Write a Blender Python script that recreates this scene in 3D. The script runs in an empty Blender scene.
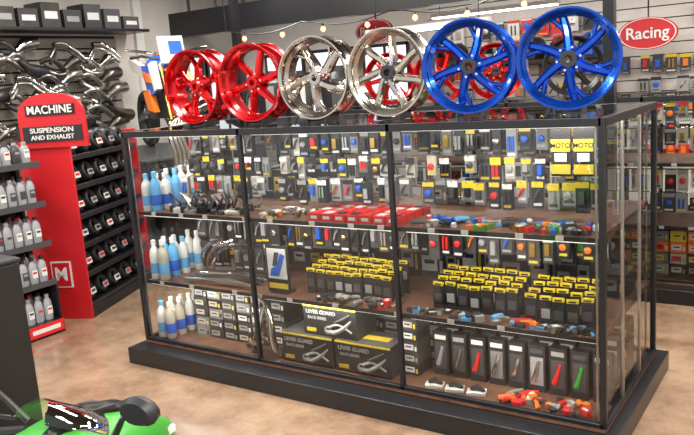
import bpy, math, random
from mathutils import Vector, Matrix
random.seed(7)
sc=bpy.context.scene
R=random.random
def U(a,b): return a+(b-a)*random.random()
# ---------------------------------------------------------------- materials
MATS={}
def mat(name,col,rough=.5,metal=0.,emit=0.,var=0.,scale=30.,coat=0.):
    if name in MATS: return MATS[name]
    m=bpy.data.materials.new(name); m.use_nodes=True
    nt=m.node_tree; b=nt.nodes['Principled BSDF']
    b.inputs['Base Color'].default_value=(*col,1); b.inputs['Roughness'].default_value=rough
    b.inputs['Metallic'].default_value=metal
    if coat: b.inputs['Coat Weight'].default_value=coat
    if emit:
        b.inputs['Emission Color'].default_value=(*col,1); b.inputs['Emission Strength'].default_value=emit
    if var:
        tc=nt.nodes.new('ShaderNodeTexCoord'); n=nt.nodes.new('ShaderNodeTexNoise'); n.inputs['Scale'].default_value=scale; n.inputs['Detail'].default_value=6
        r=nt.nodes.new('ShaderNodeValToRGB')
        r.color_ramp.elements[0].position=.3; r.color_ramp.elements[1].position=.7
        r.color_ramp.elements[0].color=(*[c*(1-var) for c in col],1); r.color_ramp.elements[1].color=(*[min(1,c*(1+var)) for c in col],1)
        nt.links.new(tc.outputs['Object'],n.inputs['Vector']); nt.links.new(n.outputs['Fac'],r.inputs['Fac']); nt.links.new(r.outputs['Color'],b.inputs['Base Color'])
    MATS[name]=m; return m
BLK=mat('black_powdercoat',(.012,.012,.014),.3)
BLK2=mat('black_plastic',(.02,.02,.022),.4)
DK=mat('dark_grey',(.06,.06,.065),.5)
WHT=mat('white_card',(.75,.75,.72),.5)
CRM=mat('cream_card',(.5,.46,.38),.5)
GRY=mat('grey_label',(.32,.32,.32),.5)
YEL=mat('yellow_card',(.74,.55,.03),.45)
RED=mat('red_plastic',(.7,.02,.02),.35)
ORG=mat('orange_plastic',(.85,.2,.02),.4)
BLU=mat('blue_plastic',(.02,.12,.6),.35)
LBL=mat('light_blue_plastic',(.14,.45,.8),.35)
GRN=mat('green_plastic',(.05,.34,.04),.35)
CHR=mat('chrome',(.75,.74,.72),.15,1.)
STL=mat('brushed_steel',(.5,.48,.45),.28,1.)
STD=mat('dark_steel',(.22,.2,.18),.3,1.)
GLD=mat('gold_anodised',(.8,.5,.12),.25,1.)
TIR=mat('tyre_rubber',(.02,.02,.02),.8)
REDM=mat('red_anodised',(.6,.004,.008),.2,.75,coat=.5)
BLUM=mat('blue_anodised',(.004,.07,.48),.2,.8,coat=.5)
SIL=mat('polished_silver',(.56,.5,.44),.15,1.)
SIL2=mat('satin_silver',(.52,.48,.41),.2,1.)
WOOD=mat('shelf_wood',(.17,.08,.048),.4,var=.4,scale=9)
BOXD=mat('dark_carton',(.045,.043,.042),.5,var=.3,scale=12)
BOXG=mat('grey_carton',(.2,.2,.2),.5,var=.2,scale=12)
PK=[BLK2,BLK2,DK,GRY,CRM,BLK2,BOXG]
def glassmat(name,tint=(.965,.985,.975)):
    m=bpy.data.materials.new(name); m.use_nodes=True; nt=m.node_tree; nt.nodes.clear()
    o=nt.nodes.new('ShaderNodeOutputMaterial'); t=nt.nodes.new('ShaderNodeBsdfTransparent'); t.inputs[0].default_value=(*tint,1)
    g=nt.nodes.new('ShaderNodeBsdfGlossy'); g.inputs['Roughness'].default_value=.015
    f=nt.nodes.new('ShaderNodeFresnel'); f.inputs['IOR'].default_value=1.6; x=nt.nodes.new('ShaderNodeMixShader')
    nt.links.new(f.outputs[0],x.inputs[0]); nt.links.new(t.outputs[0],x.inputs[1]); nt.links.new(g.outputs[0],x.inputs[2]); nt.links.new(x.outputs[0],o.inputs[0]); return m
GLS=glassmat('pane_glass')
# ---------------------------------------------------------------- mesh builder
def crom(pts,rs,k=4):
    P=[Vector(p) for p in pts]; n=len(P)
    if n<3: return P,rs
    out=[];ro=[]
    for i in range(n-1):
        p0=P[max(i-1,0)];p1=P[i];p2=P[i+1];p3=P[min(i+2,n-1)]
        for j in range(k):
            t=j/k; out.append(.5*((2*p1)+(p2-p0)*t+(2*p0-5*p1+4*p2-p3)*t*t+(-p0+3*p1-3*p2+p3)*t**3)); ro.append(rs[i]+(rs[i+1]-rs[i])*t)
    out.append(P[-1]); ro.append(rs[-1]); return out,ro
class MB:
    def __init__(s): s.v=[];s.f=[];s.m=[];s.mats=[]
    def mi(s,m):
        if m not in s.mats: s.mats.append(m)
        return s.mats.index(m)
    def add(s,vs,fs,m):
        o=len(s.v); s.v+=[tuple(a) for a in vs]; k=s.mi(m)
        for f in fs: s.f.append([i+o for i in f]); s.m.append(k)
    def box(s,c,d,m,rot=None):
        c=Vector(c); vs=[]
        for z in(-.5,.5):
            for y in(-.5,.5):
                for x in(-.5,.5):
                    p=Vector((x*d[0],y*d[1],z*d[2]))
                    if rot: p=rot@p
                    vs.append(c+p)
        s.add(vs,[(0,2,3,1),(4,5,7,6),(0,1,5,4),(2,6,7,3),(0,4,6,2),(1,3,7,5)],m)
    def b2(s,a,b,m): s.box([(a[i]+b[i])/2 for i in range(3)],[abs(b[i]-a[i]) for i in range(3)],m)
    def tube(s,pts,r,m,n=8,cap=True,sm=0):
        pts=[Vector(p) for p in pts]; rs=r if isinstance(r,(list,tuple)) else [r]*len(pts)
        if sm: pts,rs=crom(pts,rs,sm)
        vs=[]; N=len(pts); prev=None
        for i,p in enumerate(pts):
            t=(pts[min(i+1,N-1)]-pts[max(i-1,0)]).normalized()
            if prev is None:
                a=t.cross(Vector((0,0,1))); 
                if a.length<.1: a=t.cross(Vector((1,0,0)))
            else: a=prev-t*prev.dot(t)
            a.normalize(); prev=a; b=t.cross(a)
            for k in range(n):
                q=2*math.pi*k/n; vs.append(p+(a*math.cos(q)+b*math.sin(q))*rs[i])
        fs=[(i*n+k,i*n+(k+1)%n,(i+1)*n+(k+1)%n,(i+1)*n+k) for i in range(N-1) for k in range(n)]
        if cap: fs+= [tuple(reversed(range(n))),tuple((N-1)*n+k for k in range(n))]
        s.add(vs,fs,m)
    def lathe(s,prof,m,M=Matrix(),n=16,closed=False):
        vs=[];N=len(prof)
        for r,h in prof:
            for k in range(n):
                q=2*math.pi*k/n; vs.append(M@Vector((r*math.cos(q),r*math.sin(q),h)))
        L=N if closed else N-1
        fs=[(i*n+k,i*n+(k+1)%n,((i+1)%N)*n+(k+1)%n,((i+1)%N)*n+k) for i in range(L) for k in range(n)]
        if not closed:
            if prof[0][0]>0: fs.append(tuple(reversed(range(n))))
            if prof[-1][0]>0: fs.append(tuple((N-1)*n+k for k in range(n)))
        s.add(vs,fs,m)
    def poly(s,pts,th,m,axis=1):
        n=len(pts); vs=[(x,y0,z) for (x,y0,z) in pts]+[(x,y0+th,z) for (x,y0,z) in pts]
        fs=[tuple(range(n)),tuple(reversed(range(n,2*n)))]+[(i,i+n,(i+1)%n+n,(i+1)%n) for i in range(n)]
        s.add(vs,fs,m)
    def obj(s,name,parent=None,loc=(0,0,0),rotz=0,bev=0,smooth=True):
        me=bpy.data.meshes.new(name); me.from_pydata(s.v,[],s.f); me.update()
        for m in s.mats: me.materials.append(m)
        me.polygons.foreach_set('material_index',s.m)
        if smooth:
            me.polygons.foreach_set('use_smooth',[True]*len(me.polygons))
            try: me.set_sharp_from_angle(angle=math.radians(38))
            except Exception: pass
        o=bpy.data.objects.new(name,me); sc.collection.objects.link(o); o.location=loc; o.rotation_euler=(0,0,rotz)
        if parent: o.parent=parent
        if bev:
            b=o.modifiers.new('bevel','BEVEL'); b.width=bev; b.segments=2; b.limit_method='ANGLE'
        return o
def empty(name,loc=(0,0,0),rotz=0):
    e=bpy.data.objects.new(name,None); sc.collection.objects.link(e); e.location=loc; e.rotation_euler=(0,0,rotz); return e
def text(s,name,size,loc,rot,m,parent=None,ext=.002,sx=1.):
    c=bpy.data.curves.new(name,'FONT'); c.body=s; c.size=size; c.extrude=ext; c.align_x='CENTER'; c.align_y='CENTER'; c.offset=size*.015
    o=bpy.data.objects.new(name,c); sc.collection.objects.link(o); o.location=loc; o.rotation_euler=rot; o.scale=(sx,1,1); c.materials.append(m)
    if parent: o.parent=parent
    return o
def T(x,y,z): return Matrix.Translation((x,y,z))
def S(x,y,z): return Matrix.Diagonal((x,y,z,1))
RX90=Matrix.Rotation(math.pi/2,4,'X')
# ---------------------------------------------------------------- camera
f=740.; yaw=math.radians(34.3); th=math.radians(10.55); r=math.radians(4.1)
CAM=Vector((.785,-2.95,1.634))
F0=Vector((-math.sin(yaw),math.cos(yaw),0)); R0=Vector((math.cos(yaw),math.sin(yaw),0))
F=F0*math.cos(th)-Vector((0,0,1))*math.sin(th); U0=F0*math.sin(th)+Vector((0,0,1))*math.cos(th)
Rv=R0*math.cos(r)-U0*math.sin(r); Uv=R0*math.sin(r)+U0*math.cos(r)
cd=bpy.data.cameras.new('camera'); cam=bpy.data.objects.new('camera',cd); sc.collection.objects.link(cam)
cam.matrix_world=Matrix(((Rv.x,Uv.x,-F.x,CAM.x),(Rv.y,Uv.y,-F.y,CAM.y),(Rv.z,Uv.z,-F.z,CAM.z),(0,0,0,1)))
cd.sensor_width=36; cd.lens=36*f/694; cd.clip_start=.05; sc.camera=cam
# ---------------------------------------------------------------- room shell
XL,XR,YB,YF,ZC=-6.4,4.2,5.2,-5.0,3.05
FLR=bpy.data.materials.new('polished_concrete_floor'); FLR.use_nodes=True
nt=FLR.node_tree; b=nt.nodes['Principled BSDF']; b.inputs['Roughness'].default_value=.16; b.inputs['Specular IOR Level'].default_value=.7
tc=nt.nodes.new('ShaderNodeTexCoord'); n=nt.nodes.new('ShaderNodeTexNoise'); n.inputs['Scale'].default_value=1.5; n.inputs['Detail'].default_value=12; n.inputs['Roughness'].default_value=.74
rp=nt.nodes.new('ShaderNodeValToRGB'); rp.color_ramp.elements[0].position=.38; rp.color_ramp.elements[1].position=.63
rp.color_ramp.elements[0].color=(.2,.12,.075,1); rp.color_ramp.elements[1].color=(.44,.3,.2,1)
nt.links.new(tc.outputs['Object'],n.inputs['Vector']); nt.links.new(n.outputs['Fac'],rp.inputs['Fac']); nt.links.new(rp.outputs['Color'],b.inputs['Base Color'])
m=MB(); m.b2((XL-.1,YF,-.1),(XR+.1,YB+.1,0),FLR); m.obj('floor')
WALL=mat('painted_wall',(.6,.57,.53),.8,var=.06,scale=3); DWALL=mat('dark_paint',(.035,.031,.028),.7,var=.2,scale=4)
m=MB(); m.b2((XL-.1,YF,0),(XL,YB,ZC),WALL); m.obj('wall_left')
m=MB(); m.b2((XL-.1,YB,0),(XR+.1,YB+.1,ZC),WALL); m.obj('wall_back')
m=MB(); m.b2((XR,YF,0),(XR+.1,YB,ZC),WALL); m.obj('wall_right')
m=MB(); m.b2((XL-.1,YF,ZC),(XR+.1,YB+.1,ZC+.1),DWALL); m.obj('ceiling')
m=MB(); m.b2((XL,YB-.015,0),(XR,YB,.12),BLK); m.obj('baseboard_back')
m=MB(); m.b2((XL,YF,0),(XL+.015,YB-.015,.12),BLK); m.obj('baseboard_left')
# ---------------------------------------------------------------- display cases
def area(x,y,z,sx,sy,e,col=(1,.95,.88),name='ceiling_light',parent=None):
    l=bpy.data.lights.new(name,'AREA'); l.shape='RECTANGLE'; l.size=sx; l.size_y=sy; l.energy=e; l.color=col
    o=bpy.data.objects.new(name,l); sc.collection.objects.link(o); o.location=(x,y,z)
    if parent: o.parent=parent
    return o
FILL=mat('led_strip',(1,.95,.86),.4,0,1.2)  # glow for strips added to brighten the stock, not known fittings
def case(x0,x1,y0,y1,posts,H=1.42,Z0=.12,pl=(.05,.13,.06,.1),fill=3.):
    E=empty('glass_display_case',(0,0,0))
    m=MB(); t=.026
    m.b2((x0-pl[0],y0-pl[1],0),(x1+pl[2],y1+pl[3],Z0-.02),BLK)
    m.b2((x0-.01,y0-.01,Z0-.02),(x1+.01,y1+.01,Z0),WOOD)
    m.obj('plinth',E,bev=.004)
    m=MB()
    for y in (y0,y1):
        m.b2((x0,y-t/2,H-.035),(x1,y+t/2,H),BLK); m.b2((x0,y-t/2,Z0),(x1,y+t/2,Z0+.02),BLK)
        for x in posts: m.b2((x-t*.4,y-t/2,Z0),(x+t*.4,y+t/2,H),BLK)
    for x in (x0,x1):
        m.b2((x-t/2,y0,H-.035),(x+t/2,y1,H),BLK); m.b2((x-t/2,y0,Z0),(x+t/2,y1,Z0+.02),BLK)
        for y in (y0,y1): m.b2((x-t/2,y-t/2,Z0),(x+t/2,y+t/2,H),BLK)
    for x in posts: m.b2((x-t*.4,y0,H-.03),(x+t*.4,y1,H-.003),BLK)
    for x in [x0+.02]+posts+[x1-.02]:
        for y in (y0+.02,y1-.03): m.b2((x-.016,y,Z0),(x-.006,y+.008,H-.03),STL)
    for yy in (.3,.62): m.b2((x1-.004,y0+yy,Z0),(x1+.008,y0+yy+.018,H-.03),STL)  # silver strips modelled as the whitish vertical reflections in the side pane
    m.obj('frame',E,bev=.002)
    m=MB()
    for y in (y0,y1): m.add([(x0,y,Z0),(x1,y,Z0),(x1,y,H),(x0,y,H)],[(0,1,2,3)],GLS)
    for x in (x0,x1): m.add([(x,y0,Z0),(x,y1,Z0),(x,y1,H),(x,y0,H)],[(0,1,2,3)],GLS)
    m.add([(x0,y0,H-.002),(x1,y0,H-.002),(x1,y1,H-.002),(x0,y1,H-.002)],[(0,1,2,3)],GLS)
    m.obj('glass_panes',E,smooth=False)
    m=MB()
    for z in (.93,.50):
        m.b2((x0+.02,y0+.035,z-.022),(x1-.02,y1-.03,z),WOOD)
        m.b2((x0+.02,y0+.031,z-.022),(x1-.02,y0+.035,z),BLK2)
        x=x0+.15
        while x<x1-.1:
            m.box((x,y0+.029,z-.008),(.035,.004,.022),WHT); x+=U(.16,.38)
    m.obj('shelves',E,bev=.0015)
    if fill:  # added fill: glowing strips and area lights brighten each compartment
        m=MB(); xs=[x0]+posts+[x1]
        for z in (.908,.478,1.385):
            for a,bx in zip(xs[:-1],xs[1:]):
                m.b2((a+.04,y0+.045,z-.006),(bx-.04,y0+.06,z),FILL)
                o=area((a+bx)/2,y0+.052,z-.008,bx-a-.1,.012,fill,(1,.95,.86),'added_fill_light',E); o.rotation_euler=(math.radians(22),0,0)
        m.obj('added_fill_strips',E)
    return E
PX=[-1.88,-.963]; CL=-2.80; CD=.95
case(CL,0,0,CD,PX)
case(-3.3,1.6,2.3,2.95,[-2.3,-1.3,-.35,.6],H=1.38,fill=0)
# ---------------------------------------------------------------- product helpers
def packs(m,x0,x1,n,zt,y,w,h,body=PK,head=(YEL,BLK2,WHT,YEL),items=(CHR,BLK2,RED,BLU,GLD,STL,GRY,DK),hook=.08,phead=.8,s=-1):
    for i in range(n):
        if R()<.06: continue
        x=x0+(x1-x0)*(i+.5)/n+U(-.006,.006); hh=h*U(.75,1.1); k=random.choice(body); w_=w*U(.8,1.08)
        yy=y+U(-.02,.02); t=zt+U(-.012,.004)
        for q in range(random.choice((1,2,3))): m.box((x+U(-.003,.003),yy+q*.012,t-hh/2),(w_,.006,hh),k)
        if R()<phead: m.box((x,yy+s*.004,t-.016),(w_*1.02,.005,U(.02,.035)),random.choice(head))
        m.box((x,yy+s*.004,t-hh+.018),(w_*.75,.004,.012),random.choice((WHT,GRY,DK,YEL)))
        it=random.choice(items); q=R(); zc=t-.03-(hh-.05)*.45
        if q<.3: m.box((x,yy+s*.012,zc),(w_*.45,.018,hh*.42),it)
        elif q<.6: m.lathe([(.0,.0),(w*.3,.0),(w*.3,.018),(w*.1,.022),(w*.1,.0221)],it,T(x,yy,zc)@Matrix.Rotation(math.pi/2*(-s),4,'X'),8)
        elif q<.8: m.tube([(x-w*.25,yy+s*.012,zc-hh*.2),(x,yy+s*.014,zc+.01),(x+w*.25,yy+s*.012,zc+hh*.2)],.006,it,6)
        else:
            for e in(-1,1): m.tube([(x+e*w*.18,yy+s*.012,zc-hh*.25),(x+e*w*.18,yy+s*.012,zc+hh*.22)],.007,it,6)
        if hook: m.tube([(x,yy+s*.03,t-.004),(x,yy-s*hook,t-.004)],.002,CHR,4)
def clutter(m,x0,x1,y0,y1,z,n,cols):
    for i in range(n):
        x=U(x0,x1); y=U(y0,y1); c=random.choice(cols); a=U(0,3.14); Q=Matrix.Rotation(a,3,'Z'); q=R()
        if q<.35:
            d=(U(.03,.07),U(.02,.05),U(.01,.03)); m.box((x,y,z+d[2]/2),d,c,Q); m.box((x,y,z+d[2]+.001),(d[0]*.6,d[1]*.5,.002),random.choice((WHT,GRY,BLK2,c)),Q)
        elif q<.6:
            rr=U(.012,.026); h=U(.01,.03); m.lathe([(rr,0),(rr*1.1,.003),(rr,h*.8),(rr*.6,h),(0,h)],c,T(x,y,z),12)
        else:
            L=U(.02,.05); d=Vector((math.cos(a),math.sin(a),0))*L; p=Vector((x,y,z+.017)); rr=U(.008,.016)
            m.tube([p-d,p-d*.5+Vector((0,0,.004)),p+d*.4+Vector((0,.01,0)),p+d],[rr,rr*1.1,rr*.8,rr*.6],c,8)
def bags(m,x0,n,dx,y0,ny,dy,z,w=.055,h=.13,head=YEL):
    for j in range(ny):
        for i in range(n):
            x=x0+i*dx+U(-.003,.003); y=y0+j*dy+U(-.006,.006); zz=z+j*.014+U(-.006,.004)
            m.box((x,y,(z+zz+h)/2),(w,.014,zz+h-z),BLK2)
            m.box((x,y-.008,zz+h*.45),(w*.7,.004,h*.35),random.choice([GRY,STD,DK]))
            Q=Matrix.Rotation(U(-.06,.06),3,'Y')
            m.box((x,y-.002,zz+h+.002),(w*.96,.011,.018),head,Q); m.box((x,y-.008,zz+h),(w*.6,.002,.007),BLK2,Q)
def bottle(m,x,y,z,r,h,body,cap,label):
    M=T(x,y,z)
    m.lathe([(r*.9,0),(r,.01),(r,h*.62),(r*.85,h*.74),(r*.4,h*.84),(r*.4,h*.88)],body,M,12)
    m.lathe([(r*.48,h*.87),(r*.48,h),(r*.3,h*1.01)],cap,M,8)
    m.lathe([(r*1.02,h*.15),(r*1.02,h*.42)],label,M,12)
def sbox(m,c,d,body,edge,label=None):
    m.box(c,d,body)
    x,y,z=c
    if edge: 
        m.box((x,y-d[1]/2-.001,z+d[2]/2-.006),(d[0],.002,.01),edge)
        m.box((x,y,z+d[2]/2+.0006),(d[0]*.98,d[1]*.98,.001),DK)
        m.box((x+.03,y,z+d[2]/2+.0015),(d[0]*.5,d[1]*.3,.001),edge)
    if label:
        m.box((x-d[0]*.1,y-d[1]/2-.001,z),(d[0]*.62,.003,d[2]*.5),label); m.box((x-d[0]*.1,y-d[1]/2-.003,z+d[2]*.05),(d[0]*.4,.002,d[2]*.12),BLK2)
        m.box((x+d[0]*.36,y-d[1]/2-.001,z-d[2]*.1),(d[0]*.12,.003,d[2]*.4),random.choice((WHT,BLK2,YEL,GRY)))
m=MB()
for z in [1.37,1.19,1.01]: m.tube([(CL+.03,.44,z),(-.03,.44,z)],.003,CHR,5)
for i in range(20):
    x=CL+.05+i*.142; m.tube([(x,.444,.93),(x,.444,1.395)],.0022,CHR,4)
m.obj('wire_display_grid')
m=MB()
for a,bx in ((-.93,-.05),(-1.85,-1.0),(-2.6,-1.92)):
    L=bx-a
    packs(m,a,bx,int(L/.064),1.375,.32,.052,.13,head=(WHT,YEL,BLK2,GRY,YEL),phead=.6)
    packs(m,a,bx,int(L/.064),1.235,.29,.052,.11,head=(YEL,BLK2,WHT,YEL) if a>-1.5 else (WHT,BLK2,GRY,YEL),phead=.8)
    packs(m,a,bx,int(L/.066),1.125,.25,.056,.13,head=(YEL,YEL,YEL,WHT) if a>-1.5 else (WHT,BLK2,GRY,YEL),phead=.95)
    packs(m,a,bx,int(L/.12),1.36,.52,.07,.15,phead=.5,hook=0)
for x in (-.2,-.105): 
    m.box((x,.12,1.27),(.085,.01,.2),BLK2); m.box((x,.112,1.3),(.08,.006,.05),YEL); m.box((x,.112,1.2),(.08,.006,.04),YEL); m.box((x,.110,1.25),(.05,.006,.035),WHT)
    m.tube([(x,.1,1.365),(x,.44,1.365)],.002,CHR,4)
E=m.obj('hanging_parts_packages')
for i,x in enumerate((-.2,-.105)):
    text('MOTO','card_text_%d'%i,.028,(x,.108,1.3),(math.pi/2,0,0),BLK2,E,ext=.001)
m=MB()
packs(m,-.94,-.04,13,.885,.42,.062,.17,body=[BLK2,DK,BLK2],head=(BLK2,YEL,GRY),items=(RED,BLU,GLD,CHR,GRN,GRY),hook=.0)
packs(m,-.94,-.04,14,.88,.30,.055,.15,body=[BLK2,DK],head=(BLK2,YEL,WHT),items=(RED,BLU,GLD,ORG,GRY),hook=.0,phead=.5)
packs(m,-1.85,-1.0,13,.885,.42,.06,.17,body=[BLK2,DK,BLK2],head=(YEL,WHT,YEL),hook=.0)
packs(m,-1.85,-1.0,14,.88,.30,.055,.17,body=[BLK2,BLK2,DK],head=(YEL,WHT,YEL),hook=.0)
packs(m,-2.6,-1.92,9,.885,.33,.07,.2,body=[BLK2,DK],head=(WHT,BLK2),items=(GRY,DK,CHR),hook=.0)
packs(m,-2.6,-1.92,8,.70,.35,.07,.18,body=[BLK2,DK],head=(WHT,BLK2),items=(GRY,DK,CHR),hook=.0)
for y in (.31,.43): m.tube([(CL+.03,y,.885),(-.02,y,.885)],.004,CHR,5)
m.obj('hanging_tool_packages')
m=MB()
bags(m,-.83,7,.063,.17,4,.055,.50,h=.125)
bags(m,-.35,5,.063,.13,4,.055,.50,h=.125)
bags(m,-1.6,9,.06,.17,4,.055,.50,h=.125)
m.obj('yellow_topped_parts_bags')
m=MB()
for z,hm in ((.93,.22),(.50,.28)):
    x=CL+.1
    while x<-.15:
        w=U(.09,.16); h=U(.1,hm)
        if R()<.75: sbox(m,(x+w/2,.74,z+h/2),(w*.97,.2,h),random.choice((BOXD,BLK2,BOXG,BOXD)),None,random.choice((GRY,CRM,WHT,YEL)))
        x+=w
m.obj('back_row_cartons')
m=MB()
for i in range(7):
    for j in range(4):
        x=-1.47+i*.078; y=.09+j*.085
        m.box((x,y,.93+.02),(.07,.076,.04),RED); m.box((x,y,.972),(.045,.05,.004),random.choice([RED,WHT,GRY,BLK2,RED])); m.box((x,y-.0385,.95),(.04,.002,.016),WHT)
m.obj('red_parts_trays',bev=.002)
m=MB()
cols=[BLU,RED,GRN,LBL,GRY,BLK2,ORG,BLU,GLD,RED,STL,DK,WHT]
clutter(m,-.88,-.05,.06,.22,.93,70,cols)
clutter(m,-1.84,-1.52,.06,.24,.93,32,[CHR,GLD,STL,ORG,DK,BLK2,WHT])
m.obj('handlebar_grips_and_bar_ends')
m=MB()
for i in range(34):
    x=U(-2.52,-1.95); y=U(.07,.22); z=.945+ .05*R()
    a=U(0,3)
    m.tube([(x-.04,y,.942),(x,y+.02,.96),(x+.03,y,z),(x+.06*math.cos(a),y+.03*math.sin(a),z+.05)],[.012,.01,.008,.005],random.choice([BLK2,BLK2,STL,DK]),6,sm=3)
    m.box((x-.03,y,.948),(.03,.03,.036),BLK2,Matrix.Rotation(a,3,'Z'))
clutter(m,-2.55,-1.93,.06,.12,.93,22,[BLK2,DK,GRY,STL,WHT])
m.obj('brake_and_clutch_levers')
m=MB()
for z,h in ((.93,.24),(.50,.25),(.12,.25)):
    for i in range(2):
        for j in range(3):
            bottle(m,CL+.055+i*.075,.08+j*.085,z,.032,h*U(.9,1),random.choice([WHT,LBL,WHT,CRM]),random.choice([LBL,WHT,WHT]),random.choice([LBL,BLU,LBL]))
    for j in range(2): bottle(m,CL+.07+j*.078,.36,z,.032,h,WHT,WHT,LBL)
m.obj('spray_cleaner_bottles')
m=MB()
clutter(m,-.42,-.04,.05,.09,.50,22,[RED,BLK2,STL,LBL,GLD,ORG,BLK2,GRN])
clutter(m,-1.5,-1.0,.05,.13,.50,34,[BLK2,DK,STL,RED,GRY,BLK2,GLD])
clutter(m,-.94,-.45,.05,.12,.50,26,[BLK2,DK,STL,GRY,LBL])
m.obj('anodised_oil_caps')
m=MB()
for k in range(5):
    y=.08+.045*k; m.tube([(-2.5,y,.52),(-2.35,y,.53),(-2.15,y+.01,.53),(-1.96,y,.525)],[.012,.008,.02,.008],random.choice([BLK2,CHR,STL]),8)
for k in range(3):
    m.tube([(-2.5+.03*k,.27,.53),(-2.5+.05*k,.25,.62),(-2.42+.08*k,.22,.7),(-2.3+.1*k,.22,.74)],.014,CHR,8,sm=4)
m.obj('tyre_levers_and_pipes')
m=MB()
m.box((-1.77,.09,.64),(.15,.012,.26),BLK2); m.box((-1.77,.083,.67),(.13,.004,.17),WHT)
m.poly([(-1.82,.078,.6),(-1.76,.078,.6),(-1.71,.078,.72),(-1.74,.078,.73),(-1.77,.078,.66),(-1.81,.078,.64)],.003,BLU)
m.poly([(-1.8,.078,.655),(-1.77,.078,.66),(-1.75,.078,.735),(-1.78,.078,.735)],.003,DK)
m.box((-1.77,.083,.545),(.13,.004,.03),YEL); m.box((-1.77,.12,.506),(.12,.08,.012),BLK2)
m.obj('countertop_sign_card')
# --- bottom deck
m=MB()
LB=((-1.6,.17,.12+.085),(-1.24,.17,.12+.085),(-1.45,.19,.29+.085))
for c in LB: sbox(m,c,(.34,.2,.168),BLK2,YEL)
for (cx,cy,cz) in LB:
    cy-=.103
    m.tube([(cx-.02,cy,cz-.05),(cx+.03,cy,cz-.055),(cx+.09,cy,cz-.025),(cx+.14,cy,cz+.02)],[.006,.013,.012,.004],GRY,6,sm=3)
    m.tube([(cx-.0,cy,cz-.03),(cx+.06,cy,cz-.01),(cx+.14,cy,cz-.045)],[.01,.007,.005],GRY,6,sm=3)
    m.tube([(cx+.03,cy,cz+.0),(cx+.08,cy,cz+.02),(cx+.13,cy,cz+.05)],[.004,.01,.004],DK,6,sm=3)
    m.lathe([(.012,-.004),(.022,-.004),(.022,.004),(.012,.004)],GRY,T(cx-.01,cy,cz-.045)@RX90,14,True)
    m.box((cx-.12,cy,cz-.055),(.06,.003,.02),YEL)
E=m.obj('lever_guard_boxes')
for i,(cx,cy,cz) in enumerate(LB):
    text('LEVER GUARD','box_text_%d'%i,.03,(cx-.055,cy-.102,cz+.045),(math.pi/2,0,0),GRY,E,ext=.001,sx=1.)
    text('RACE SERIES','box_text_b%d'%i,.022,(cx-.08,cy-.102,cz+.012),(math.pi/2,0,0),GRY,E,ext=.001)
m=MB()
def stack(x0,nx,dx,y,nz,h,w,d=.14,z0=.12):
    for i in range(nx):
        for k in range(nz):
            sbox(m,(x0+i*dx+U(-.004,.004),y,z0+h*k+h/2),(w,d,h*.96),random.choice((BOXD,BLK2,BOXG,BOXD)),None,random.choice([GRY,WHT,GRY,CRM]))
stack(-2.5,5,.115,.26,5,.062,.105)
stack(-1.92,1,.11,.3,4,.07,.1)
stack(-1.8,8,.112,.46,5,.066,.105)
stack(-2.5,5,.115,.5,5,.066,.105)
stack(-1.01,1,.1,.24,5,.06,.085)
m.obj('stacked_parts_boxes')
m=MB()
for row,y in enumerate((.26,.4)):
    for i in range(9):
        x=-.87+i*.1; h=.23 if row==0 else .27
        m.box((x,y,.12+h/2),(.082,.05,h),BLK2); m.box((x,y-.026,.12+h*.45),(.062,.004,h*.6),random.choice([GRY,DK,DK,BOXG]))
        m.box((x,y-.027,.12+h*.88),(.06,.004,.022),random.choice([WHT,GRY,GRY,WHT,DK]))
        m.tube([(x-.015,y-.03,.12+h*.25),(x,y-.034,.12+h*.45),(x+.012,y-.03,.12+h*.68)],[.014,.01,.008],random.choice([CHR,GRY,BLK2,STL,RED]) if i!=7 else GRN,6)
for row in range(3):
    for i in range(9): sbox(m,(-.87+i*.1,.58,.12+.1*row+.05),(.09,.12,.09),BOXD,None,GRY)
m.obj('boxed_lever_sets')
m=MB(); dx=-.03
m.tube([(-2.0+dx,.12,.14),(-1.95+dx,.1,.2),(-1.9+dx,.09,.3),(-1.88+dx,.12,.42)],[.02,.03,.03,.02],SIL,10,sm=4)
m.tube([(-1.88+dx,.12,.42),(-1.83+dx,.09,.33),(-1.82+dx,.08,.22),(-1.79+dx,.08,.14)],[.02,.022,.026,.02],SIL,10,sm=4)
m.tube([(-1.94+dx,.1,.24),(-1.88+dx,.09,.22),(-1.82+dx,.08,.2)],[.02,.014,.02],SIL,8)
m.tube([(-1.92+dx,.1,.3),(-1.84+dx,.09,.35)],.012,SIL,8)
for p in((-1.88,.42),(-2.0,.15),(-1.79,.15)): m.lathe([(.03,-.02),(.03,.02),(.014,.02),(.014,-.02)],STL,T(p[0]+dx,.1,p[1])@RX90,14,True)
m.obj('swingarm')
m=MB()
for i in range(3): 
    x=-.84+i*.11; y=.085+U(-.01,.02)
    m.box((x,y,.128),(.09,.06,.014),WHT,Matrix.Rotation(.3,3,'Z')); m.tube([(x-.03,y,.14),(x,y+.01,.15),(x+.04,y,.142)],[.012,.016,.008],BLK2,8)
clutter(m,-.48,-.08,.06,.17,.12,38,[RED,GRY,BLK2,ORG,RED,STL])
m.obj('loose_footpegs')
m=MB()
for a,bx in ((-3.25,-2.33),(-2.27,-1.33),(-1.27,-.38),(-.32,.57),(.63,1.57)):
    for zt,y in((1.34,2.42),(1.16,2.42),(.88,2.45),(.72,2.42)): packs(m,a,bx,11,zt,y,.07,.15,body=PK+[WHT,CRM],head=(YEL,WHT,RED,GRY,YEL),items=(RED,BLU,CHR,ORG,GLD),hook=0)
    for i in range(8):
        for k in range(4): sbox(m,(a+.06+i*.115,2.55,.12+.08*k+.04),(.105,.15,.075),random.choice([BOXD,BOXG,CRM,ORG,YEL,BLK2,BLK2]),None,random.choice([GRY,WHT,YEL,RED]))
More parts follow.
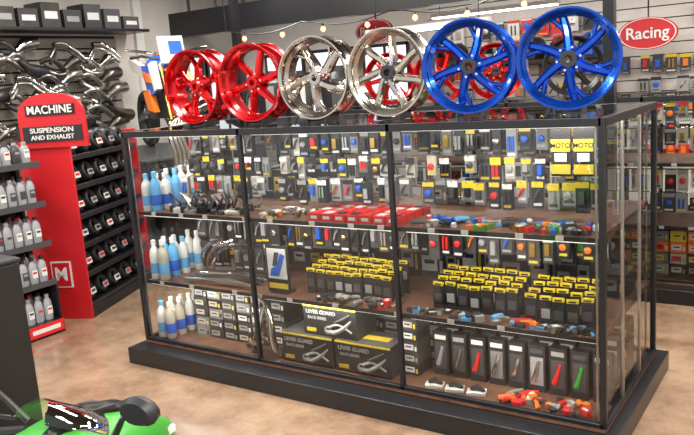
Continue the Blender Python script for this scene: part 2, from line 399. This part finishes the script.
for zt in (1.34,1.16,.88,.72): m.tube([(-3.28,2.43,zt),(1.58,2.43,zt)],.004,CHR,5)
m.obj('packaged_accessories')
# ---------------------------------------------------------------- wheels
RR=.217
def wheel(loc,style,M,hub=None,yaw=0.,name='motorcycle_wheel',rot=0.,hw=.066):
    m=MB(); A=RX90
    P=[(RR,-hw),(RR,-hw+.006),(RR-.011,-hw+.012),(RR-.014,-.038),(RR-.03,-.024),(RR-.03,.024),(RR-.014,.038),(RR-.011,hw-.012),(RR,hw-.006),(RR,hw)]
    Q=[(RR-.008,hw),(RR-.018,hw-.008),(RR-.020,.042),(RR-.037,.028),(RR-.037,-.028),(RR-.020,-.042),(RR-.018,-hw+.008),(RR-.008,-hw)]
    m.lathe(P+Q,M,A,64,True)
    hub=hub or M
    m.lathe([(.018,-.05),(.036,-.05),(.038,-.02),(.038,.02),(.036,.05),(.018,.05)],hub,A,24,True)
    m.lathe([(.018,-.034),(.06,-.03),(.06,-.018),(.018,-.014)],M,A,28,True)
    for k in range(6):
        a=k*math.pi/3+.2; m.tube([(.05*math.cos(a),-.036,.05*math.sin(a)),(.05*math.cos(a),-.02,.05*math.sin(a))],.006,CHR,6)
    def spoke(a0,tw,r0,r1,w0,w1,t0,t1,dy0=0,dy1=0,bend=0):
        N=8; vs=[]
        for i in range(N+1):
            u=i/N; rr=r0+(r1-r0)*u; a=a0+tw*u+bend*math.sin(math.pi*u); w=w0+(w1-w0)*u; t=t0+(t1-t0)*u; dy=dy0+(dy1-dy0)*u
            c=Vector((rr*math.cos(a),dy,rr*math.sin(a))); tg=Vector((-math.sin(a),0,math.cos(a)))
            for sx,sy in((-1,-.45),(-.45,-1),(.45,-1),(1,-.45),(1,.8),(-1,.8)): vs.append(c+tg*sx*w/2+Vector((0,sy*t/2,0)))
        n=6; fs=[(i*n+k,(i+1)*n+k,(i+1)*n+(k+1)%n,i*n+(k+1)%n) for i in range(N) for k in range(n)]
        m.add(vs,fs,M)
    re=RR-.034
    if style=='y5':
        for k in range(5):
            a=rot+k*2*math.pi/5; spoke(a,.05,.03,.11,.05,.036,.05,.035,-.012,-.005)
            spoke(a+.05,.3,.09,re,.026,.026,.034,.03); spoke(a+.05,-.3,.09,re,.026,.026,.034,.03)
    elif style=='swirl5':
        for k in range(5):
            a=rot+k*2*math.pi/5
            spoke(a,.42,.03,re,.055,.05,.05,.036,-.012,0,.1); spoke(a+.1,.62,.06,re,.02,.024,.03,.03,.0,.0,.06)
    elif style=='swirl7':
        for k in range(7): spoke(rot+k*2*math.pi/7,.4,.03,re,.036,.036,.044,.03,-.01,0,.12)
    elif style=='star6':
        for k in range(6): spoke(rot+k*2*math.pi/6,.16,.03,re,.044,.034,.046,.03,-.012,0,.04)
    elif style=='split6':
        for k in range(6):
            a=rot+k*2*math.pi/6
            spoke(a,.16,.03,re,.042,.034,.044,.028,-.015,0,.0); spoke(a+.07,.34,.085,re,.018,.024,.026,.024,-.006,0)
    m.tube([(0,0,-RR+.045),(0,-.01,-RR+.075)],.004,BLK2,6)
    m.box((-.06,0,-RR-.002),(.012,.13,.03),BLK2); m.box((.06,0,-RR-.002),(.012,.13,.03),BLK2); m.box((0,-.045,-RR-.0135),(.13,.012,.007),BLK2); m.box((0,.045,-RR-.0135),(.13,.012,.007),BLK2)
    return m.obj(name,loc=(loc[0],loc[1],loc[2]+RR+.017),rotz=yaw)
HT=1.42; WY=.32
wheel((-2.44,WY,HT),'y5',REDM,None,.0,rot=.3,hw=.085)
wheel((-1.995,WY,HT),'star6',REDM,None,.05,rot=.1,hw=.08)
wheel((-1.56,WY,HT),'swirl5',SIL,None,.05,rot=.4,hw=.075)
wheel((-1.115,WY,HT),'swirl7',SIL2,BLK2,.05,rot=.2)
wheel((-.685,WY,HT),'split6',BLUM,BLK2,.2,rot=.1)
wheel((-.222,WY,HT),'split6',BLUM,BLK2,.2,rot=.5)
for x,mm in ((-2.45,REDM),(-1.97,REDM),(-1.5,REDM),(-.9,BLK)): wheel((x,2.6,1.38),'star6',mm,BLK2,.35)
# ---------------------------------------------------------------- oil shelf
OIL=mat('silver_bottle',(.36,.37,.39),.35); OIL2=mat('dark_bottle',(.05,.05,.06),.35)
E=empty('oil_shelf_unit')
m=MB(); x0,x1,y0,y1=-4.18,-3.84,-1.4,.11
m.b2((x0,y0,0),(x1+.02,y1,.1),BLK); m.b2((x0-.02,y0,0),(x0,y1,1.32),BLK)
for z in (.38,.66,.94,1.22): m.b2((x0,y0,z-.02),(x1,y1,z),BLK); m.b2((x1-.005,y0,z-.03),(x1+.003,y1,z+.012),DK)
for y in (y0,y1): m.b2((x0,y-.012,0),(x0+.06,y+.012,1.3),BLK); m.b2((x0,y-.01,.1),(x1,y+.002,.35),BLK)
m.obj('shelf_frame',E,bev=.002)
m=MB(); m.b2((x1+.02,-.18,.02),(x1+.028,.1,.1),RED); m.b2((x1+.026,-.15,.045),(x1+.030,.07,.075),WHT); m.obj('front_sign',E)
m=MB()
for z in (.1,.38,.66,.94,1.22):
    for j in range(3):
        for i in range(20):
            y=y0+.06+i*.073; x=x1-.06-j*.1; M=T(x,y,z)@S(.75,1,1)
            bd=OIL if (z<1.1 or i%3) else OIL2; hh=.185 if z<1.1 else .15
            m.lathe([(.03,0),(.033,.01),(.033,hh*.6),(.028,hh*.75),(.014,hh*.86),(.014,hh*.9)],bd,M,10)
            m.lathe([(.016,hh*.88),(.016,hh)],random.choice([BLK2,DK,RED,BLK2,OIL]),T(x,y,z),8)
            m.box((x+.0248,y,z+.07),(.003,.04,.055),random.choice([WHT,DK,WHT,GRY]))
            m.box((x+.0268,y,z+.08),(.002,.03,.014),random.choice([RED,GRY,DK,RED]))
m.obj('oil_bottles',E)
# ---------------------------------------------------------------- red parts rack
E=empty('red_parts_rack',(-3.87,.40,0),math.radians(114))
RP=mat('red_sign_paint',(.55,.012,.018),.4)
m=MB(); W,D=1.05,.42
m.b2((0,0,0),(W,D,.08),BLK); m.b2((.0,D-.02,0),(W,D,1.46),BLK)
m.b2((-.02,0,0),(0,D,1.35),RP); m.b2((W,0,0),(W+.02,D,1.35),RP)
for z in (.1,.34,.56,.78,1.0,1.22): m.b2((0,.02,z-.02),(W,D,z),BLK); m.b2((0,.012,z-.03),(W,.02,z+.01),BLK2)
m.obj('rack_frame',E,bev=.003)
m=MB()
pts=[]
ww=.26; cx=.1
for i in range(17):
    a=math.pi*i/16; pts.append((cx+ww*math.cos(a),1.52+.17*math.sin(a)**.8 if i not in(0,16) else 1.52))
pts=pts+[(cx-ww,1.3),(cx+ww,1.3)]
n_=len(pts); vs=[(-.045,y,z) for y,z in pts]+[(-.02,y,z) for y,z in pts]
m.add(vs,[tuple(range(n_)),tuple(reversed(range(n_,2*n_)))]+[(i,i+n_,(i+1)%n_+n_,(i+1)%n_) for i in range(n_)],RP)
m.box((-.05,cx,1.57),(.008,.38,.075),BLK); m.box((-.05,cx,1.4),(.006,.46,.11),BLK2)
m.box((-.026,.2,.35),(.01,.16,.2),WHT); m.box((-.03,.2,.35),(.01,.14,.18),RP)
m.obj('header_sign',E)
text('MACHINE','sign_text_a',.08,(-.056,cx,1.57),(math.pi/2,0,-math.pi/2),WHT,E,sx=1.0)
text('SUSPENSION','sign_text_b',.05,(-.055,cx,1.425),(math.pi/2,0,-math.pi/2),WHT,E,sx=1.2)
text('AND EXHAUST','sign_text_d',.045,(-.055,cx,1.375),(math.pi/2,0,-math.pi/2),WHT,E,sx=1.1)
text('M','sign_text_c',.14,(-.037,.2,.35),(math.pi/2,0,-math.pi/2),WHT,E)
m=MB()
for z in (.1,.34,.56,.78,1.0,1.22):
    for i in range(5):
        x=.12+i*.2
        for y in (.12,.28):
            M=T(x,y,z+.082)@Matrix.Rotation(math.pi/2-.3,4,'X')
            m.lathe([(.03,-.035),(.07,-.045),(.082,-.025),(.082,.02),(.07,.045),(.05,.05),(.03,.03)],BLK2,M,16,True)
        Q_=Matrix.Rotation(-.25,3,'X')
        m.box((x+.01,.058,z+.075),(.08,.006,.045),GRY if i%2 else WHT,Q_); m.box((x+.01,.054,z+.08),(.05,.006,.018),random.choice([RED,DK,BLK2]),Q_)
        m.box((x,.02+.0,z-.01),(.05,.003,.02),GRY)
m.obj('rolled_cable_products',E)
# ---------------------------------------------------------------- left wall
SLT=mat('slatwall_panel',(.3,.27,.235),.6,var=.12,scale=4)
m=MB()
for k in range(13):
    z=.75+k*.12; m.b2((XL+.003,-.6,z),(XL+.03,3.0,z+.1),SLT)
m.b2((XL+.001,-.6,.7),(XL+.012,3.0,2.32),BLK)
MT=[STL,CHR,STL,STD,BLK2,STD,CHR,STL]
for row,z in enumerate((2.17,2.0,1.83,1.66,1.48,1.3,1.1)):
    for i in range(7):
        y=-.5+i*.48+U(-.06,.06); x=XL+.13+U(0,.05); c=random.choice(MT); s=U(1.05,1.3); fz=random.choice((1,1,-1))
        if R()<.8:
            pts=[(x,y,z),(x+.03,y+.06*s,z-.06*fz),(x+.05,y+.14*s,z-.07*fz),(x+.06,y+.22*s,z),(x+.05,y+.3*s,z+.05*fz),(x+.02,y+.42*s,z+.07*fz)]
            m.tube(pts,[.03,.03,.032,.038,.066,.068],c,12,sm=4)
            m.tube([(x,y+.02,z-.03),(x+.09,y+.09,z-.1*fz),(x+.09,y+.19,z-.1*fz),(x+.03,y+.29,z)],.03,random.choice(MT),10,sm=4)
            m.tube([(x+.02,y-.04,z+.03),(x+.1,y+.05,z+.06),(x+.1,y+.17,z-.04),(x+.03,y+.25,z-.06)],.028,random.choice(MT),10,sm=4)
        else:
            for q in range(2):
                dz=-.06*q; m.tube([(x+.12,y,z-.1+dz),(x+.08,y+.1,z+dz),(x+.03,y+.14,z+.05+dz),(x+.03,y+.28,z+.05+dz),(x+.08,y+.32,z+dz),(x+.12,y+.42,z-.1+dz)],.018,random.choice([CHR,BLK2,STL,CHR]),10,sm=4)
        m.tube([(XL+.02,y+.1,z-.03),(x+.05,y+.1,z-.06)],.005,CHR,5)
        m.tube([(XL+.02,y+.26,z+.03),(x+.05,y+.26,z+.03)],.005,CHR,5)
m.obj('exhaust_pipe_wall_display')
m=MB()
m.b2((XL+.002,-.6,2.34),(XL+.4,3.2,2.37),BLK); 
for i in range(14):
    y=-.4+i*.26; h=U(.14,.26); m.box((XL+.22,y,2.37+h/2),(.28,.22,h),random.choice([BLK2,DK,BOXD,BLK2])); m.box((XL+.363,y,2.37+h*.5),(.006,.15,h*.3),random.choice([WHT,GRY,WHT,ORG]))
m.obj('upper_stock_shelf')
m=MB()
m.b2((XL,3.3,0),(XL+.05,3.42,2.9),mat('white_trim',(.75,.75,.73),.5)); m.obj('trim_1')
WD=mat('window_daylight',(.8,.85,.9),.5,0,1.1)
m=MB()
for k in range(2):
    y=3.75+k*.75
    m.b2((XL+.0,y,1.35),(XL+.03,y+.6,2.05),WD)
    for a,bb in (((y-.04,1.31),(y+.64,1.35)),((y-.04,2.05),(y+.64,2.09)),((y-.04,1.31),(y,2.09)),((y+.6,1.31),(y+.64,2.09)),((y+.28,1.35),(y+.31,2.05))):
        m.b2((XL,a[0],a[1]),(XL+.05,bb[0],bb[1]),BLK)
m.obj('window_1')
# ---------------------------------------------------------------- back wall
m=MB()
for x in (-5.9,-5.1,-4.3):
    m.b2((x,YB-.03,1.35),(x+.6,YB,2.0),WD)
    for a in ((x-.03,1.31,x+.63,1.35),(x-.03,2.0,x+.63,2.04),(x-.03,1.31,x,2.04),(x+.6,1.31,x+.63,2.04),(x+.28,1.35,x+.31,2.0)):
        m.b2((a[0],YB-.05,a[1]),(a[2],YB,a[3]),BLK)
m.obj('window_2')
def oval(name,x,z,w,h,y):
    E=empty(name,(x,y,z)); m=MB()
    m.lathe([(0,.0),(.5,0),(.5,.03),(0,.03)],RP,RX90@S(w,h,1),36)
    m.lathe([(.455,.024),(.475,.024),(.475,.036),(.455,.036)],WHT,RX90@S(w,h,1),36,True)
    m.tube([(0,.02,h*.45),(0,.02,ZC-z)],.008,BLK,6)
    m.obj('board',E,loc=(0,.02,0)); text('Racing','lettering',h*.5,(0,-.02,-.0),(math.pi/2,0,0),WHT,E); return E
oval('red_oval_sign',-.8,1.86,.54,.3,YB-.6)
oval('red_oval_sign',-3.8,2.16,.5,.28,YB-.6)
SLW=mat('slatwall_white',(.66,.63,.59),.5,var=.08,scale=4)
m=MB()
for k in range(17): z=.7+k*.12; m.b2((-3.4,YB-.03,z),(3.9,YB-.003,z+.108),SLW)
m.b2((-3.4,YB-.012,.65),(3.9,YB-.001,2.75),DK)
for zt in (1.66,1.44,1.22,1.0,.8):
    x=-3.3
    while x<3.6:
        k=random.randint(3,8)
        packs(m,x,x+k*.125,k,zt,YB-.12,.1,.17,body=[random.choice([BLK2,WHT,CRM,DK,GRY,RED,BLK2,DK])],head=(random.choice([YEL,RED,WHT,BLK2]),),items=(RED,BLU,CHR,ORG,GLD,BLK2),hook=.07)
        x+=k*.125+U(.02,.25)
for a,bx in ((-3.2,-1.4),(-.5,1.6)):
    packs(m,a,bx,11,2.15,YB-.12,.12,.22,body=[BLK2,WHT,DK,RED],head=(YEL,WHT,RED),hook=.07)
m.obj('slatwall_with_hanging_accessories')
E=empty('helmet_shelf',(0,0,0))
m=MB(); m.b2((-3.4,YB-.42,1.68),(-1.25,YB-.04,1.7),BLK)
for x in (-3.3,-2.3,-1.3): m.b2((x-.01,YB-.4,1.5),(x+.01,YB-.04,1.68),BLK)
m.obj('shelf_board',E)
m=MB()
for i in range(7):
    x=-3.22+i*.3; c=[RED,BLK2,WHT,RED,BLK2,RED,BLU][i]; M=T(x,YB-.24,1.70)@S(1,1.15,1)
    m.lathe([(.085,0),(.11,.03),(.12,.1),(.115,.16),(.09,.21),(.05,.235),(0,.24)],c,M,18)
    m.lathe([(.123,.1),(.122,.155)],BLK,T(x,YB-.25,1.70)@S(1,1.13,1),18); m.box((x,YB-.38,1.735),(.1,.03,.05),c)
    m.box((x,YB-.375,1.88),(.03,.06,.06),random.choice((WHT,ORG,BLK2)))
m.obj('helmets',E)
m=MB(); m.b2((XL,3.9,2.3),(-.9,4.05,2.6),BLK)
for i in range(12): m.tube([(XL+.3+i*.45,3.97,2.6),(XL+.3+i*.45,3.97,ZC)],.02,BLK,6)
m.obj('overhead_beam')
m=MB(); m.b2((-.37,1.42,0),(-.31,1.48,ZC),BLK); m.obj('support_column')
m=MB(); m.b2((-5.1,3.6,0),(-5.02,3.68,ZC),BLK); m.obj('support_column')
BULB=mat('warm_bulb',(1,.45,.12),.4,0,6)
m=MB(); pts=[]
for i in range(50):
    t=i/49; x=-5.0+6.5*t; z=2.26-.08*abs(math.sin(t*math.pi*6)); pts.append((x,3.4,z))
m.tube(pts,.006,BLK,5)
m.tube([(-5.0,3.4,2.24),(-5.0,3.4,ZC)],.006,BLK,5); m.tube([(1.5,3.4,2.2),(1.5,3.4,ZC)],.006,BLK,5)
for i in range(2,30,4):
    x,y,z=pts[i]; m.lathe([(0.008,0),(.013,-.03)],BLK,T(x,y,z),8); m.lathe([(.013,-.03),(.024,-.05),(.024,-.065),(0,-.085)],BULB,T(x,y,z),10)
m.obj('string_lights')
LAMP=mat('tube_lamp',(1,.98,.94),.4,0,7)
def linlamp(x0,x1,y,z):
    m=MB(); m.b2((x0,y-.04,z),(x1,y+.04,z+.04),WHT); m.b2((x0+.02,y-.03,z-.015),(x1-.02,y+.03,z),LAMP)
    for x in (x0+.1,x1-.1): m.tube([(x,y,z+.04),(x,y,ZC)],.004,BLK,5)
    m.obj('linear_pendant_lamp')
linlamp(-3.0,-1.6,4.5,2.22); linlamp(-2.9,-1.7,3.0,2.02)
def jacket(x,y,rz,c,tr):
    m=MB()
    m.lathe([(.15,-.45),(.19,-.4),(.18,-.1),(.21,.1),(.19,.2),(.07,.27),(.06,.33)],c,T(0,0,0)@S(1,.62,1),18)
    for s in(-1,1): m.tube([(s*.17,0,.17),(s*.24,0,.05),(s*.27,-.02,-.15),(s*.25,-.06,-.35)],[.07,.065,.055,.045],c,10); m.tube([(s*.24,-.055,.06),(s*.28,-.07,-.12)],.02,tr,6)
    m.box((0,-.13,0.02),(.1,.02,.3),tr)
    m.tube([(0,0,-.45),(0,0,-1.45)],.02,BLK,8); m.lathe([(.2,-1.45),(.2,-1.43),(.02,-1.41)],BLK,Matrix(),16)
    m.obj('riding_jacket_on_stand',loc=(x,y,1.45),rotz=rz)
jacket(-5.55,4.2,.6,BLK2,DK); jacket(-4.75,4.4,.5,DK,WHT); jacket(-4.1,4.35,.4,BLK2,RED); jacket(-3.6,3.5,.4,BLK2,DK); jacket(-4.4,3.4,.4,BLK2,GRY)
# ---------------------------------------------------------------- motorcycles
m=MB(); m.b2((-6.04,1.5,0),(-4.35,3.15,1.02),BLK); m.b2((-6.05,1.48,1.02),(-4.33,3.17,1.05),DK); m.obj('display_plinth',bev=.01)
def bike(name,c1,c2,c3,loc,rz,naked=False):
    E=empty(name,loc,rz); m=MB()
    for x in (-.66,.68):
        M=T(x,0,.31)@RX90
        m.lathe([(.31,-.02),(.31,.02),(.28,.055),(.235,.05),(.225,.03),(.225,-.03),(.235,-.05),(.28,-.055)],TIR,M,36,True)
        m.lathe([(.225,-.04),(.225,.04),(.21,.03),(.21,-.03)],BLK2,M,36,True); m.lathe([(.04,-.06),(.04,.06)],STL,M,14)
        for k in range(6):
            a=k*math.pi/3; m.tube([(x+.03*math.cos(a),0,.31+.03*math.sin(a)),(x+.215*math.cos(a+.15),0,.31+.215*math.sin(a+.15))],[.02,.012],BLK2,6)
        m.lathe([(.1,-.062),(.15,-.062),(.15,-.057),(.1,-.057)],STL,M,28,True)
    m.obj('wheels',E)
    m=MB()
    for s in(-1,1):
        m.tube([(.68,s*.09,.31),(.52,s*.09,.66),(.44,s*.09,.86)],[.028,.026,.022],GLD if naked else STL,10)
        if naked:
            m.tube([(.47,s*.1,.9),(.4,s*.25,.94),(.32,s*.34,.93)],[.012,.014,.018],BLK2,8)
        m.tube([(-.66,s*.09,.31),(-.25,s*.1,.4)],[.022,.035],STL,8)
    m.tube([(.1,0,.75),(-.3,0,.68),(-.75,0,.82)],[.04,.03,.02],BLK,8); m.tube([(.42,0,.82),(.2,0,.6),(-.15,0,.36)],[.045,.06,.05],BLK,8)
    m.box((.12,0,.46),(.32,.26,.26),DK); m.tube([(.25,.05,.4),(.35,.06,.28),(.1,.1,.2),(-.3,.14,.24),(-.6,.17,.38)],[.022,.022,.025,.03,.05],STL,10)
    m.obj('chassis',E,bev=.01)
    def loft(m,secs,mt,n=14):
        vs=[]
        for (x,z,w,h) in secs:
            for k in range(n):
                a=2*math.pi*k/n; cc=math.cos(a);ss=math.sin(a)
                vs.append((x,w*(abs(cc)**.75)*(1 if cc>0 else -1),z+h*(abs(ss)**.75)*(1 if ss>0 else -1)))
        N=len(secs); m.add(vs,[(i*n+k,i*n+(k+1)%n,(i+1)*n+(k+1)%n,(i+1)*n+k) for i in range(N-1) for k in range(n)]+[tuple(reversed(range(n))),tuple((N-1)*n+k for k in range(n))],mt)
    m=MB()
    loft(m,[(-.12,.78,.08,.06),(0,.82,.14,.1),(.18,.85,.15,.11),(.33,.83,.1,.08),(.38,.82,.05,.05)],c1 if naked else BLK2)
    loft(m,[(-.85,.92,.03,.02),(-.7,.87,.09,.05),(-.45,.82,.11,.05),(-.1,.77,.09,.05)],c2)
    if naked:
        for s in(-1,1):
            for (P0,P1,P2,P3,cc,o) in (((.1,.86),(.5,.84),(.62,.6),(.3,.55),c1,.2),((.45,.86),(.6,.88),(.72,.62),(.6,.6),WHT,.215),((.12,.6),(.36,.62),(.5,.4),(.25,.42),c2,.21),((-.8,.98),(-.2,.86),(-.15,.74),(-.7,.84),WHT,.12),((.2,.8),(.45,.76),(.5,.68),(.28,.7),ORG,.22)):
                q=[(p[0],s*o,p[1]) for p in (P0,P1,P2,P3)]+[(p[0]*.95,s*(o-.06),p[1]) for p in (P0,P1,P2,P3)]
                m.add(q,[(0,1,2,3),(7,6,5,4),(0,4,5,1),(1,5,6,2),(2,6,7,3),(3,7,4,0)],cc)
        m.poly([(.6,-.0,.86),(.6,0,.87)]+[(.61,0,.88)],.001,WHT)
        Q=Matrix.Rotation(-.3,3,'Y')
        m.box((.58,0,.98),(.03,.24,.26),WHT,Q); m.box((.6,.03,1.0),(.02,.12,.12),BLU,Q); m.box((.6,-.06,.92),(.02,.08,.08),ORG,Q)
        loft(m,[(.42,.8,.05,.02),(.65,.78,.1,.02),(.95,.7,.1,.02),(1.1,.64,.05,.015)],c2)
    else:
        loft(m,[(.34,.84,.14,.05),(.5,.82,.14,.08),(.62,.79,.1,.07),(.74,.74,.04,.035)],c1)
        for s in(-1,1): loft(m,[(.36,.87,.03,.02),(.5,.895,.045,.022),(.6,.865,.04,.02)],BLK2)
        m.box((.48,0,.9),(.14,.08,.03),BLK2,Matrix.Rotation(.2,3,'Y'))
        loft(m,[(.05,.42,.17,.16),(.25,.5,.19,.2),(.42,.6,.15,.16),(.52,.7,.12,.1)],c3)
        loft(m,[(.42,.63,.05,.02),(.6,.665,.07,.025),(.82,.63,.07,.025),(.98,.52,.05,.02)],c1)
    m.obj('bodywork',E)
    m=MB()
    for s in(-1,1):
        if not naked:
            m.tube([(.44,s*.14,.88),(.42,s*.2,.95),(.41,s*.25,.98)],[.009,.007,.009],BLK2,8)
            m.lathe([(.0,-.015),(.03,-.015),(.04,0),(.036,.015),(0,.02)],BLK2,T(.40,s*.27,.985)@Matrix.Rotation(math.pi/2,4,'Y')@S(.8,1.3,1),14)
            m.tube([(.34,s*.3,.86),(.42,s*.3,.88),(.44,s*.18,.88)],.006,BLK2,6)
            m.tube([(.3,s*.36,.85),(.34,s*.25,.87),(.4,s*.1,.88)],[.017,.015,.012],BLK2,8)
            m.box((.74-.03,s*.04,.76),(.03,.04,.016),WHT)
    if naked: m.tube([(.42,-.4,1.0),(.44,-.2,.97),(.46,0,.93),(.44,.2,.97),(.42,.4,1.0)],.013,CHR,8)
    m.obj('controls_and_mirrors',E)
    if not naked:
        m=MB(); N=8; vs=[]
        for i,(x,z,w) in enumerate(((.58,.86,.1),(.5,.91,.11),(.42,.96,.1),(.39,.98,.05))):
            for k in range(N+1):
                a=math.pi*k/N; vs.append((x-.05*abs(math.cos(a))**2,w*math.cos(a),z+ .03*math.sin(a)-.03))
        m.add(vs,[(i*(N+1)+k,i*(N+1)+k+1,(i+1)*(N+1)+k+1,(i+1)*(N+1)+k) for i in range(3) for k in range(N)],GLS)
        m.obj('windscreen',E)
    return E
bike('motorcycle',BLU,ORG,WHT,(-5.1,2.44,1.05),math.radians(-28),True)
bike('motorcycle',GRN,BLK2,BLK2,(-.64,-2.44,0),math.radians(96))
m=MB(); m.b2((-4.22,1.5,0),(-3.82,2.05,.95),BLK); m.b2((-4.24,1.48,.95),(-3.8,2.07,.97),DK); m.obj('stock_cabinet')
m=MB()
for k in range(4):
    o=.05*k; m.tube([(-4.02,1.53+o,.985),(-4.0,1.52+o,1.1),(-4.02,1.5+o*.9,1.25),(-4.05,1.55+o*.7,1.36),(-4.08,1.68+o*.3,1.42)],.022,CHR,10,sm=4)
m.tube([(-4.08,1.68,1.42),(-4.08,1.8,1.45),(-4.05,1.98,1.5)],[.03,.05,.055],CHR,12)
m.box((-4.02,1.6,.98),(.08,.26,.02),STL)
m.tube([(-4.07,1.85,.97),(-4.07,1.85,1.42)],.012,BLK,6)
m.tube([(-4.0,1.52,1.3),(-3.95,1.6,1.36),(-3.95,1.8,1.34),(-3.95,1.95,1.4)],.02,STL,10,sm=4)
m.tube([(-3.95,1.7,.97),(-3.95,1.7,1.35)],.01,BLK,6)
m.obj('chrome_exhaust_headers')
m=MB(); m.b2((-1.6,-1.92,0),(-1.33,-1.67,1.15),BLK); m.b2((-1.64,-1.96,0),(-1.29,-1.63,.03),BLK); m.b2((-1.605,-1.925,1.15),(-1.325,-1.665,1.165),BLK2)
m.obj('black_display_pedestal',bev=.005)
# ---------------------------------------------------------------- lighting
for x in (-4.6,-2.2,.2,2.4):
    for y in (-3.2,-.9,1.4,3.4):
        area(x,y,3.0,1.3,.25,62 if y<3 else 46)
w=bpy.data.worlds.new('world'); sc.world=w; w.use_nodes=True
w.node_tree.nodes['Background'].inputs[0].default_value=(.94,.96,1,1); w.node_tree.nodes['Background'].inputs[1].default_value=1.05
sc.view_settings.view_transform='Standard'
